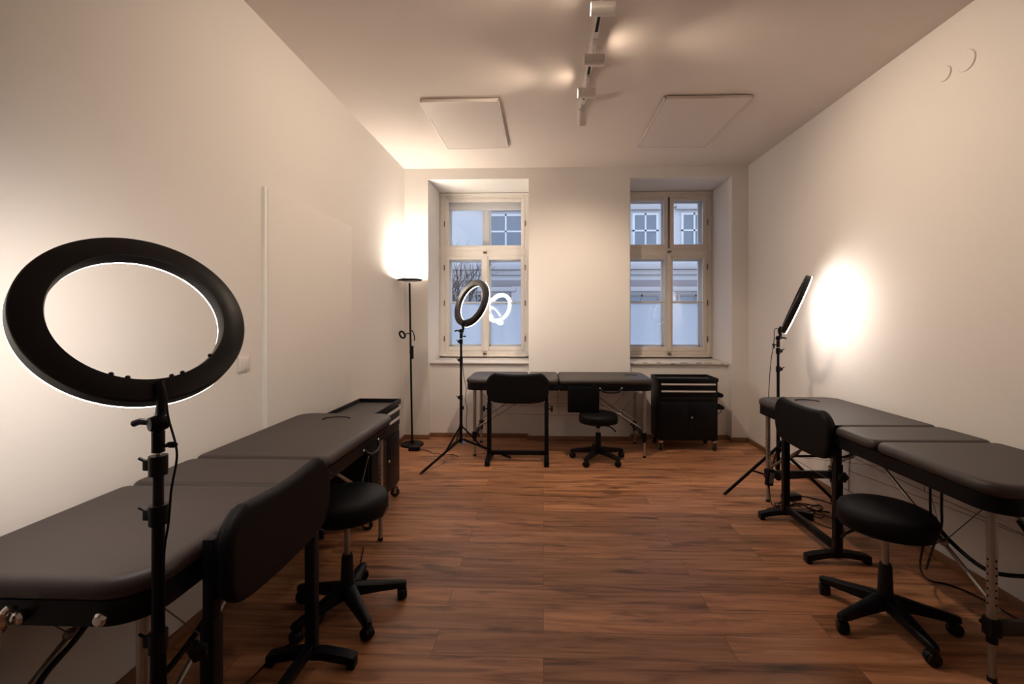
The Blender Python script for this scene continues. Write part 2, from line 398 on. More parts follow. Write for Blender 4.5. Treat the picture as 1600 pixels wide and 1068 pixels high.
# ------------------------------------------------------------------ windows
def rect_frame(mb, x0, x1, z0, z1, wd, y0, y1, wl=None, wr=None, wtop=None, wbot=None, bev=.006):
    wl = wl or wd; wr = wr or wd; wtop = wtop or wd; wbot = wbot or wd
    mb.box(x0, x0 + wl, y0, y1, z0, z1, bev); mb.box(x1 - wr, x1, y0, y1, z0, z1, bev)
    mb.box(x0 + wl - .003, x1 - wr + .003, y0, y1, z1 - wtop, z1, bev); mb.box(x0 + wl - .003, x1 - wr + .003, y0, y1, z0, z0 + wbot, bev)
def make_window(name, label, N, two_top, sill_rough):
    x0, x1 = N[0] + .002, N[1] - .002; xm = (x0 + x1) / 2 + (.005 if not two_top else .028)
    wp = M['window_paint'] if two_top else M['window_paint_white']
    w_ = empty_struct(name, label, 'window')
    z0, z1 = SILL + .02, NZ - .004; zt0, zt1 = 2.135, 2.225
    fr = MB(); rect_frame(fr, x0, x1, z0, z1, .072, YW, YW + .09)
    fr.box(x0 + .06, x1 - .06, YW - .012, YW + .09, zt0, zt1, .008)
    fr.box(x0, x1, YW - .02, YW, z1 - .03, z1, .006)
    fr.box(x0 + .04, x1 - .04, YW - .02, YW + .02, z0 - .004, z0 + .02, .004)
    fr.build('window_frame', wp, w_)
    def sash(a, b, c, d, wd=.048, bar=None, nm='sash'):
        m_ = MB(); rect_frame(m_, a, b, c, d, wd, YW - .008, YW + .035, wbot=.055)
        if bar: m_.box(a + wd - .003, b - wd + .003, YW + .002, YW + .03, bar - .009, bar + .009, .003)
        s_ = m_.build(nm, wp, w_)
        MB().box(a + wd - .004, b - wd + .004, YW + .012, YW + .015, c + .05, d - wd + .004).build('pane', M['glass'], s_)
        return s_
    a, b = x0 + .066, x1 - .066
    lz0, lz1, uz0, uz1 = z0 + .066, zt0 + .006, zt1 - .006, z1 - .066
    zb = 1.562
    sash(a, xm + .002, lz0, lz1, bar=zb if two_top else None); sash(xm - .002, b, lz0, lz1, bar=zb if two_top else None)
    MB().box(xm - .028, xm + .028, YW - .026, YW - .004, lz0, lz1, .006).build('meeting_strip', wp, w_)
    if two_top:
        sash(a, xm - .012, uz0, uz1); sash(xm + .012, b, uz0, uz1)
        MB().box(xm - .011, xm + .011, YW - .002, YW + .03, uz0, uz1, .003).build('meeting_strip', M['hinge'], w_)
    else:
        sash(a, b, uz0, uz1, .045)
    # latches and hinges
    for z in (zt0 + .045, z0 + .035):
        MB().box(xm - .022, xm + .022, YW - .045, YW - .01, z - .012, z + .012, .005).cyl((xm, YW - .045, z), (xm, YW - .06, z - .01), .007, seg=8).build('latch', M['hinge'], w_)
    for hx in (a - .006, b + .006):
        for hz in (lz0 + .15, (lz0 + lz1) / 2, lz1 - .15, (uz0 + uz1) / 2):
            MB().cyl((hx, YW - .014, hz - .03), (hx, YW - .014, hz + .03), .0065, seg=8).sphere((hx, YW - .014, hz + .033), .007, seg=8).build('hinge', M['hinge'], w_)
    # outer casement
    yo = YW + .14
    of = MB(); rect_frame(of, x0, x1, z0, z1, .10, yo, yo + .07, wtop=.13 if not two_top else .09)
    of.box(x0 + .09, x1 - .09, yo, yo + .07, zt0 - .05, zt1 + .04, .006)
    of.box(xm - .035, xm + .035, yo - .005, yo + .06, z0 + .09, z1 - .09, .006)
    for sa, sb in ((x0 + .095, xm - .03), (xm + .03, x1 - .095)):
        of.box(sa, sa + .025, yo + .01, yo + .05, z0 + .09, z1 - .08, .003); of.box(sb - .025, sb, yo + .01, yo + .05, z0 + .09, z1 - .08, .003)
        of.box(sa, sb, yo + .012, yo + .045, zb - .012, zb + .012, .003)
        of.box(sa, sb, yo + .01, yo + .05, z0 + .09, z0 + .14, .003)
    out = of.build('outer_casement', M['outer_paint'], w_)
    for sa, sb in ((x0 + .095, xm - .03), (xm + .03, x1 - .095)):
        MB().box(sa, sb, yo + .028, yo + .031, z0 + .09, zb).build('frosted_pane', M['frost'], out)
        MB().box(sa, sb, yo + .028, yo + .031, zb, zt0).build('pane', M['glass'], out)
        MB().box(sa, sb, yo + .028, yo + .031, zt1, z1 - .08).build('pane', M['glass'], out)
    # side linings of the box between the casements
    for bx in ((x0 - .001, x0 + .02, z0, z1), (x1 - .02, x1 + .001, z0, z1), (x0, x1, z1 - .02, z1 + .001), (x0, x1, z0 - .03, z0 + .02)):
        MB().box(bx[0], bx[1], YW + .085, yo + .005, bx[2], bx[3]).build('lining', M['outer_paint'], w_)
    if not two_top:
        MB().box(x0 + .085, x1 - .085, YW + .095, YW + .13, z1 - .19, z1 - .09, .004).cyl((x0 + .085, YW + .115, z1 - .08), (x1 - .085, YW + .115, z1 - .08), .018).build('blind', M['blind'], w_)
    else:
        MB().cyl((x0 + .085, YW + .115, z1 - .10), (x1 - .085, YW + .115, z1 - .10), .022).build('blind', M['blind'], w_)
    # sill
    sl = MB().box(N[0] + .01 if not two_top else N[0], N[1] if not two_top else N[1] - .012, YB + .055, YW + .03, SILL - .020, SILL, .005)
    so = sl.build('sill', M['plastic_white'] if not two_top else wp, w_)
    if sill_rough:
        ch = MB()
        rr = random.Random(3); x = N[0] + .02
        while x < N[1] - .06:
            l = rr.uniform(.015, .09); h = rr.uniform(.005, .010); zz = SILL - rr.choice([.002, .011]) - h / 2
            ch.box(x, x + l, YB + .0530, YB + .058, zz, zz + h, .001, 1); x += l + rr.uniform(.02, .11)
        ch.build('chipped_paint', M['hinge'], so, kind='stuff')
    return w_
make_window('window_1', 'left cream casement window with one wide upper sash', N1, False, False)
make_window('window_2', 'right cream casement window with two upper sashes and chipped sill', N2, True, True)

# ------------------------------------------------------------------ outside
struct(MB().box(-25, 30, YO, 19, -0.6, -0.45).build('ground', M['asphalt']), 'grey street surface outside the windows', 'street')
YFc = 16.0
bld = thing('building', 'pale grey town house across the street seen through both windows', 'building', (0, 0, -0.45))
def bz(z): return z + .45
MB().box(-14, 16, YFc, YFc + 6, 0, bz(7.4)).build('facade', M['facade'], bld)
cn = MB()
for z0, z1, d in ((2.98, 3.16, .22), (2.80, 2.98, .12), (5.15, 5.35, .10), (7.2, 7.6, .4)):
    MB().box(-14, 16, YFc - d, YFc + .01, bz(z0), bz(z1), .02).build('cornice', M['facade_trim'], bld)
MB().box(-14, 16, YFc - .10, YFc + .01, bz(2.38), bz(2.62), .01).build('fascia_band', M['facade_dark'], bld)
for x in (-5.6, -3.6, -.9, .6, 2.5, 4.35, 6.2, 8.1): MB().box(x - .22, x + .22, YFc - .12, YFc + .01, 0, bz(2.4), .01).build('pilaster', M['facade_trim'], bld)
def far_window(x0, x1, z0, z1, bars, fm='facade_frame'):
    f = MB(); y = YFc - .03
    rect_frame(f, x0, x1, bz(z0), bz(z1), .08, y - .03, YFc + .01)
    for bx in bars: f.box(bx - .03, bx + .03, y - .03, YFc + .01, bz(z0), bz(z1))
    f.box(x0, x1, y - .03, YFc + .01, bz(z0 + (z1 - z0) * .5) - .03, bz(z0 + (z1 - z0) * .5) + .03)
    w1 = f.build('window', M[fm], bld)
    MB().box(x0 + .05, x1 - .05, y, YFc + .012, bz(z0) + .05, bz(z1) - .05).build('pane', M['facade_glass'], w1)
    MB().box(x0 - .14, x1 + .14, YFc - .14, YFc + .01, bz(z0) - .14, bz(z0) - .02, .01).build('window_ledge', M['facade_trim'], w1)
    MB().box(x0 - .18, x1 + .18, YFc - .16, YFc + .01, bz(z1) + .10, bz(z1) + .26, .01).build('window_hood', M['facade_trim'], w1)
for x0, x1 in ((-1.95, -.15), (3.1, 4.0), (4.78, 5.68), (6.8, 7.7), (-5.9, -4.9)):
    far_window(x0, x1, 3.72, 4.95, [x0 + (x1 - x0) * (.35 if x1 - x0 > 1.5 else .5), x0 + (x1 - x0) * .68] if x1 - x0 > 1.5 else [(x0 + x1) / 2])
for x0, x1 in ((-3.35, -1.15), (-.6, .35), (.9, 2.2), (2.8, 4.05), (4.65, 5.9), (6.5, 7.8)):
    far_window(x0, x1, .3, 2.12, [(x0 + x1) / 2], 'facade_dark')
tree = thing('bare_tree', 'bare leafless tree behind the left window', 'tree', (-1.95, 10.6, -0.45))
tr = MB(); rt = random.Random(11)
def branch(p, d, l, r, dep):
    pts = [p]; dd = d.copy()
    for k in range(4):
        dd = (dd + V(rt.uniform(-.22, .22), rt.uniform(-.22, .22), rt.uniform(-.02, .16))).normalized(); pts.append(pts[-1] + dd * l / 4)
    tr.tube(pts, r, 6, radii=[r * (1 - .14 * k) for k in range(5)])
    if dep > 0:
        for k in range(3 if dep > 1 else 3):
            i = rt.choice([2, 3, 4]); nd = (dd + V(rt.uniform(-.9, .9), rt.uniform(-.9, .9), rt.uniform(-.1, .7))).normalized()
            branch(pts[i], nd, l * rt.uniform(.55, .8), r * .60, dep - 1)
branch(V(0, 0, 0), V(.05, 0, 1), 1.35, .04, 0)
for k in range(7):
    branch(V(0, 0, 1.3), V(rt.uniform(-.8, .9), rt.uniform(-.4, .4), 1).normalized(), .95, .024, 3)
tr.build('branches', M['bark'], tree)

# ------------------------------------------------------------------ ceiling panels, wall plates, switch
gp = 'flat white panels under the ceiling'
def ceiling_panel(x0, x1, y0, y1, label, rim):
    t = thing('ceiling_panel', label, 'ceiling panel', ((x0 + x1) / 2, (y0 + y1) / 2, ZC), 0, gp)
    hx, hy = (x1 - x0) / 2, (y1 - y0) / 2
    f = MB()
    for a in ((-hx, hx, -hy, -hy + .010), (-hx, hx, hy - .010, hy), (-hx, -hx + .010, -hy, hy), (hx - .010, hx, -hy, hy)):
        f.box(a[0], a[1], a[2], a[3], -.030, -.006, .002)
    f.build('panel_rim', rim, t)
    MB().box(-hx + .012, hx - .012, -hy + .012, hy - .012, -.028, -.010).build('panel_face', M['panel'], t)
    for ry in (-hy + .1, hy - .14): MB().box(-hx + .1, hx - .1, ry, ry + .04, -.012, 0).build('mounting_rail', M['alu'], t)
ceiling_panel(-.945, -.338, 3.45, 4.44, 'thin white rectangular ceiling panel with bright rim, left of the spotlight track', M['panel_frame'])
ceiling_panel(.915, 1.57, 3.46, 4.47, 'thin white rectangular ceiling panel right of the spotlight track', M['panel'])
for y, z, r, lb in ((2.645, 2.762, .042, 'smaller round white cover plate high on the right wall, nearer the windows'), (2.515, 2.762, .055, 'larger flat round white cover plate high on the right wall, farther from the windows')):
    tag(MB().lathe([(r, 0), (r, .004), (r * .93, .008), (0.001, .009)], (0, 0, 0), (-1, 0, 0)).build('cover_plate', M['wall']), lb, 'cover plate', 'round cover plates on the right wall').location = (XR, y, z)
sw = thing('light_switch', 'square white light switch on the left wall beside the boxed-out panel', 'light switch', (XL, 2.335, 1.145))
MB().box(0, .012, -.041, .041, -.041, .041, .003).build('frame_plate', M['plastic_white'], sw)
MB().box(.006, .018, -.029, .029, -.029, .029, .002).build('rocker', M['plastic_white'], sw)

# ------------------------------------------------------------------ spotlight track
TX = .303
trk = thing('lighting_track', 'white ceiling track with dark slots carrying the spotlights', 'lighting track', (TX, 1.2, ZC))
sl = MB().box(-.018, .018, -1.7, 2.56, -.032, 0, .002).mark()
for a, b in ((-1.6, -.8), (-.5, .9), (1.22, 1.42), (1.72, 1.88), (2.12, 2.24), (2.40, 2.53)): sl.box(-.008, .008, a, b, -.034, -.031)
sl.build('rail', M['plastic_white'], trk, m2=M['plastic_black'])
MB().box(-.02, .02, 2.555, 2.575, -.034, 0, .002).build('end_cap', M['plastic_white'], trk)
def make_spot():
    # aims along local +x
    t = thing('track_spotlight', 'x', 'spotlight', (0, 0, 0), 0, 'white cylinder spotlights on the track')
    MB().box(-.013, .013, -.075, .075, -.05, -.033, .003).box(-.009, .009, -.072, -.055, -.056, -.05, .002).build('adapter', M['plastic_white'], t)
    MB().cyl((0, 0, -.05), (0, 0, -.085), .006, seg=10).build('swivel', M['chrome'], t)
    h = MB(); r = .034
    h.annulus([(r, -.055), (r, .062), (r - .003, .065), (r - .006, .062), (r - .006, -.05), (r - .006, -.055)], (0, 0, -.115), (1, 0, 0), 36)
    h.lathe([(r - .002, 0), (r, .003), (r, .008), (0.001, .008)], (-.058, 0, -.115), (1, 0, 0), 36)
    h.build('lamp_housing', M['plastic_white'], t)
    MB().lathe([(.027, 0), (.027, .006)], (.048, 0, -.115), (1, 0, 0), 36).build('lens', M['spot_led'], t)
    return t
def spot_lamp(t, watts, down=34):
    l = bpy.data.lights.new('spot_beam', 'SPOT'); l.energy = watts; l.color = WARM; l.spot_size = math.radians(105); l.spot_blend = 1.0; l.shadow_soft_size = .025
    o = bpy.data.objects.new('spot_beam', l); COL.objects.link(o); o.parent = t
    o.location = (.075, 0, -.115); o.rotation_euler = (0, -PI / 2 + math.radians(down), 0)
sp0 = make_spot()
spots = [((TX, 2.30, ZC), PI, 'white cylinder spotlight aimed left, cut by the top of the photo', 1.0),
         ((TX, 2.76, ZC), 0.0, 'white cylinder spotlight aimed right, second from the top of the photo', 1.0),
         ((TX, 3.17, ZC), PI, 'white cylinder spotlight aimed left, third along the track', 1.0),
         ((TX, 3.60, ZC), PI / 2, 'white cylinder spotlight aimed at the windows at the far track end', 2.6)]
allsp = []
for i, (loc, rz, lb, k) in enumerate(spots):
    if i == 0: t = sp0; t.location = loc; t.rotation_euler = (0, 0, rz); t['label'] = lb
    else: t = dup(sp0, loc, rz, lb)
    allsp.append((t, k))
for i, (t, k) in enumerate(allsp): spot_lamp(t, SPOT_W * (.33, 1.35, .60, 1.35)[i], (26, 33, 26, 0)[i])
for o in bpy.data.objects:
    if o.parent == allsp[3][0] and o.name.startswith('adapter'): o.rotation_euler = (0, 0, PI / 2)
# the far one hangs tilted towards the windows
for o in bpy.data.objects:
    if o.parent == allsp[3][0] and o.name.split('.')[0] in ('lamp_housing', 'lens', 'spot_beam'):
        R_ = Matrix.Translation((0, 0, -.085)) @ Matrix.Rotation(math.radians(56), 4, 'Y') @ Matrix.Translation((0, 0, .085))
        o.matrix_local = R_ @ Matrix.LocRotScale(o.location, o.rotation_euler, None)

t = dup(sp0, (TX, .95, ZC), math.radians(118), 'unseen white cylinder spotlight added above the frame to light the left wall')
for o in [c for c in bpy.data.objects if c.parent == t and c.name.startswith('spot_beam')]: bpy.data.objects.remove(o)
spot_lamp(t, SPOT_W * .40, 22)  # unseen lamp, added to brighten the left wall and the panel edge

# ------------------------------------------------------------------ treatment tables
def make_table():
    t = thing('massage_table', 'x', 'massage table', (0, 0, 0), 0, 'folding black massage tables along the walls')
    HW, HL = .305, .925
    secs = [(-HL, -.316, (.11, .045, .045, .11), 0), (-.312, -.002, (.045,) * 4, 0), (.002, HL, (.045, .105, .105, .045), 1)]
    for a, b, rad, hole in secs:
        # corners in order (a,-) (b,-) (b,+) (a,+)
        rr = [max(r_, .012) for r_ in rad]
        ol = dense(rpoly([(a, -HW), (b, -HW), (b, HW), (a, HW)], rr, 8), .04)
        he = [(.755 + .065 * math.cos(-k * PI / 20), .085 * math.sin(-k * PI / 20)) for k in range(40)] if hole else None
        c = MB().pad(ol, .056, .0265, lambda x, y, h: (x, y, .718 + h), he, .016, seg=6).build('cushion', M['leather'], t, ang=60)
        if hole:
            pe = [(.755 + .057 * math.cos(k * PI / 20), .077 * math.sin(k * PI / 20)) for k in range(40)]
            MB().pad(pe, .012, .0055, lambda x, y, h: (x, y, .757 + h)).build('face_hole_plug', M['leather'], c, ang=60)
    for sx in (-1, 1):
        f = MB()
        cr = .10
        o_ = rpoly([(.006, -HW + .006), (HL - .008, -HW + .006), (HL - .008, HW - .006), (.006, HW - .006)], [.004, cr, cr, .004], 8)
        i_ = rpoly([(.03, -HW + .028), (HL - .03, -HW + .028), (HL - .03, HW - .028), (.03, HW - .028)], [.004, cr - .02, cr - .02, .004], 8)
        n = len(o_)
        A = [[f.bm.verts.new((sx * x, y, z)) for x, y in pl] for pl, z in ((o_, .662), (o_, .722), (i_, .722), (i_, .662))]
        for k in range(4):
            p, q_ = A[k], A[(k + 1) % 4]
            for i in range(n):
                j = (i + 1) % n; f.bm.faces.new((p[i], p[j], q_[j], q_[i]))
        f.box(*sorted((sx * .02, sx * (HL - .1))), -HW + .02, HW - .02, .705, .721)
        f.build('table_frame', M['frame_black'], t)
    LY = .24
    for sx in (-1, 1):
        for sy in (-1, 1):
            x, y = sx * .838, sy * LY
            hb = MB().cyl((x, y, .225), (x, y, .70), .0165, seg=18).mark()
            for k in range(7): hb.cyl((x, y + sy * .0155, .30 + k * .028), (x, y + sy * .0172, .30 + k * .028), .004, seg=8)
            for k in range(7): hb.cyl((x - .0155, y, .30 + k * .028), (x - .0175, y, .30 + k * .028), .004, seg=8)
            lg = hb.build('leg', M['alu'], t, m2=M['plastic_black'])
            MB().cyl((x, y, .012), (x, y, .26), .0125, seg=16).build('leg_extension', M['alu'], lg)
            MB().cyl((x, y, 0), (x, y, .018), .015, seg=14).build('rubber_foot', M['rubber'], lg)
            MB().box(x - .022, x + .022, y - .022, y + .022, .175, .245, .006).cyl((x, y, .15), (x, y, .18), .018, seg=14).cyl((x - sx * .02, y, .23), (x - sx * .045, y, .20), .007, seg=8).build('leg_clamp', M['plastic_black'], lg)
            y2 = y - sy * .028
            MB().cyl((x, y2, .265), (sx * .19, y2, .668), .0085, seg=10).sphere((sx * .60, y2, .415), .016, (1.2, 1, 1)).build('strut', M['alu'], t)
            MB().tube([(sx * .80, y2, .665), (sx * .60, y2, .415)], .0022, 6).build('tension_wire', M['wire'], t)
        MB().box(sx * .838 - .011, sx * .838 + .011, -LY + .02, LY - .02, .178, .235, .003).build('leg_brace', M['brace'], t)
        # bent tube tying the two struts
        pts = [(sx * .52, -LY + .050, .472), (sx * .60, -LY + .06, .415), (sx * .72, -LY + .075, .372), (sx * .765, -LY + .14, .365), (sx * .765, LY - .14, .365), (sx * .72, LY - .075, .372), (sx * .60, LY - .06, .415), (sx * .52, LY - .050, .472)]
        MB().tube(pts, .0085, 10, smooth=5).build('bent_tube', M['metal_black'], t)
    for sy in (-1, 1):
        y2 = sy * (LY - .028)
        MB().tube([(-.6, y2, .415), (0, y2, .405), (.6, y2, .415)], .0018, 6).build('tension_wire', M['wire'], t)
        MB().tube([(-.012, y2, .665), (.0, y2, .405)], .0018, 6).build('tension_wire', M['wire'], t)
        MB().tube([(-.6, y2, .415), (0, -y2, .52), (.6, y2, .415)], .0014, 6).build('tension_wire', M['wire'], t)
        # catch by the fold
        MB().box(-.05, .05, sy * HW - sy * .004 - .004, sy * HW - sy * .004 + .004, .672, .70, .002).cyl((-.035, sy * (HW - .0), .686), (-.035, sy * (HW + .008), .686), .006, seg=10).cyl((.035, sy * HW, .686), (.035, sy * (HW + .008), .686), .006, seg=10).build('fold_catch', M['metal_black'], t)
    # carry handle on the -y side
    h = MB().tube([(.40, -HW - .006, .688), (.42, -HW - .022, .664), (.47, -HW - .03, .653), (.53, -HW - .03, .653), (.58, -HW - .022, .664), (.60, -HW - .006, .688)], .009, 10, smooth=4).build('carry_handle', M['plastic_black'], t)
    for hx_ in (.395, .605): MB().sphere((hx_, -HW - .006, .690), .009, (1, .6, 1), 12).build('handle_rivet', M['chrome'], h)
    return t
TBL = make_table()
TBL.location = (.155, 4.75, 0); TBL['label'] = 'black folding massage table under the windows, against the back wall'
# chrome hook seen on the front rail of the back table
hk = MB().tube([(-.62, -.312, .70), (-.60, -.318, .688), (-.57, -.318, .688)], .004, 8).tube([(-.62, -.312, .672), (-.60, -.318, .686)], .004, 8)
tl = dup(TBL, (-1.252, 1.96, 0), PI / 2, 'black folding massage table along the left wall, nearest the viewer')
tr_ = dup(TBL, (1.940, 2.64, 0), PI / 2 + math.radians(1.0), 'black folding massage table along the right wall')
for o in [c for c in bpy.data.objects if c.parent == TBL and c.name.startswith('bent_tube')]: bpy.data.objects.remove(o)
hk.build('rail_hook', M['chrome'], TBL)
# chrome end fittings of the left table (sockets for a head rest)
for y in (-.215, -.015):
    k = MB()
    k.lathe([(.014, 0), (.016, .006), (.016, .014), (.010, .02), (.001, .021)], (-.918, y, .688), (-1, 0, 0), 18)
    if y > -.1: k.tube([(-.935, y, .71), (-.950, y, .722), (-.955, y + .008, .70), (-.950, y + .012, .675), (-.945, y + .03, .662)], .008, 8, smooth=4)
    k.build('end_socket', M['chrome'], tl)

# ------------------------------------------------------------------ arm rest stands
def make_rest():
    t = thing('armrest_stand', 'x', 'armrest stand', (0, 0, 0), 0, 'black padded armrest stands beside the tables')
    zc = .708
    cp = [(-.19, .138), (-.230, .140), (-.277, .108), (-.303, .06), (-.303, -.02), (-.295, -.075), (-.262, -.122), (-.18, -.143), (0, -.150), (.18, -.143), (.262, -.122), (.295, -.075), (.303, -.02), (.303, .06), (.277, .108), (.230, .140), (.19, .138), (.07, .129), (-.07, .129)]
    ol = [(v.x, v.y) for v in spline([V(a, b, 0) for a, b in cp], 4, True)]
    p = MB().pad([(a_ * .98, b_) for a_, b_ in ol], .047, .020, lambda x, y, h: (x, -.022 - h, zc + y), seg=6).build('pad', M['leather_dark'], t, ang=60)
    MB().pad(inset(ol, .010), .010, .003, lambda x, y, h: (x, -.030 + h, zc + y)).build('backing_board', M['frame_black'], p)
    for sx in (-1, 1):
        x = sx * .275
        ps = MB().box(x - .02, x + .02, -.02, .02, .06, .56, .003).build('post', M['metal_black'], t)
        MB().box(x - .0155, x + .0155, -.0155, .0155, .5, .78, .002).build('inner_post', M['metal_black'], ps)
        ft = MB().tube([(x, -.17, .030), (x, -.13, .040), (x, -.05, .052), (x, .05, .052), (x, .13, .040), (x, .17, .030)], (.022, .016), square=True)
        ft.box(x - .023, x + .023, -.178, -.148, 0, .046, .004).box(x - .023, x + .023, .148, .178, 0, .046, .004).build('foot', M['metal_black'], t)
        kn = MB().cyl((x + sx * .018, 0, .50), (x + sx * .045, 0, .50), .006, seg=10)
        kn.lathe([(.012, 0), (.024, .004), (.026, .012), (.02, .018), (.001, .019)], (x + sx * .042, 0, .50), (sx, 0, 0), 10)
        for q_ in range(5):
            a = q_ * 2 * PI / 5; kn.sphere((x + sx * .050, .022 * math.cos(a), .50 + .022 * math.sin(a)), .009, seg=8)
        kn.build('knob', M['plastic_black'], t)
    MB().box(-.258, .258, -.016, .016, .062, .100, .003).build('crossbar', M['metal_black'], t)
    return t
RST = make_rest()
RST.location = (-.245, 4.365, 0); RST['label'] = 'black padded armrest stand in front of the table under the windows'
dup(RST, (-.925, 1.515, 0), PI / 2, 'black padded armrest stand nearest the viewer, by the left table')
dup(RST, (1.662, 2.905, 0), -PI / 2, 'black padded armrest stand by the right table')

# ------------------------------------------------------------------ stools
def make_stool():
    t = thing('rolling_stool', 'x', 'stool', (0, 0, 0), 0, 'round black rolling stools')
    R = .188
    return t, R
def stool_parts(t, ztop, R=.188, lev=0):
    z0 = ztop - .096
    pr_ = [(.001, z0 + .004), (R - .03, z0), (R - .008, z0 + .008), (R - .001, z0 + .022), (R, z0 + .05), (R - .001, z0 + .068), (R - .010, z0 + .084), (R - .03, z0 + .093), (R - .08, z0 + .096), (.001, z0 + .098)]
    s = MB().lathe(pr_, seg=56, cap=False).build('seat', M['leather_dark'], t, ang=60)
    MB().annulus([(R + .0015 * math.cos(a), z0 + .012 + .0025 * math.sin(a)) for a in [k * PI / 3 for k in range(6)]], seg=56).build('piping', M['leather_dark'], s)
    MB().box(-.07, .07, -.07, .07, z0 - .014, z0 + .004, .004).cyl((0, 0, z0 - .05), (0, 0, z0 - .01), .022).build('seat_plate', M['metal_black'], t)
    MB().tube([(.02, -.02, z0 - .022), (.075, -.07, z0 - .026), (.11, -.10, z0 - .05), (.125, -.115, z0 - .075)], .006, 8, smooth=3, radii=None).build('height_lever', M['plastic_black'], t).rotation_euler = (0, 0, math.radians(lev))
    MB().cyl((0, 0, .26), (0, 0, z0 - .03), .0135).build('gas_piston', M['alu'], t)
    MB().lathe([(.001, .075), (.036, .075), (.036, .12), (.030, .14), (.026, .255), (.022, .268), (.001, .268)], seg=28, cap=False).build('column_cover', M['plastic_black'], t)
    for k in range(5):
        a = k * 2 * PI / 5; ca, sa = math.cos(a), math.sin(a)
        P = lambda r, s_, z: V(r * ca - s_ * sa, r * sa + s_ * ca, z)
        rs = []
        for r, hw, zl, zh in ((.02, .030, .074, .130), (.06, .028, .074, .124), (.15, .023, .068, .106), (.232, .019, .060, .092), (.262, .018, .060, .086), (.272, .012, .062, .082)):
            rs.append([P(r, -hw, zl), P(r, hw, zl), P(r, hw, zh - .006), P(r, hw * .6, zh), P(r, -hw * .6, zh), P(r, -hw, zh - .006)])
        m_ = MB(); m_.rings(rs); arm = m_.build('base_arm', M['plastic_black'], t, ang=50)
        th = a + .9 * (k % 2) - .3 * k; ct, st = math.cos(th), math.sin(th)
        c = P(.252, 0, .027); ax = V(ct, st, 0)
        cm = MB()
        for s_ in (-1, 1):
            cm.lathe([(.008, 0), (.023, .001), (.0265, .005), (.0265, .013), (.023, .017), (.008, .018)], c + ax * (s_ * .0135) - ax * .009, ax, 20)
        cm.cyl(c - ax * .022, c + ax * .022, .006, seg=10)
        cs = cm.build('caster', M['plastic_black'], t)
        MB().cyl(c + V(0, 0, .0), c + V(0, 0, .046), .006, seg=10).annulus([(.0285 + .002 * math.cos(b_), .008 * math.sin(b_)) for b_ in (0, PI / 2, PI, 3 * PI / 2)], c, ax, 24).build('caster_hood', M['plastic_black'], cs)
    return t
for (x, y), a, zt, lb in (((-.93, 2.13), 24, .555, 'round black rolling stool beside the left table'),
                          ((.53, 4.42), 21, .458, 'low round black rolling stool at the table under the windows'),
                          ((1.56, 2.13), 54, .528, 'round black rolling stool beside the right table')):
    t = thing('rolling_stool', lb, 'stool', (x, y, 0), math.radians(a), 'round black rolling stools')
    stool_parts(t, zt, lev={24: -120, 21: 0, 54: 150}[a])

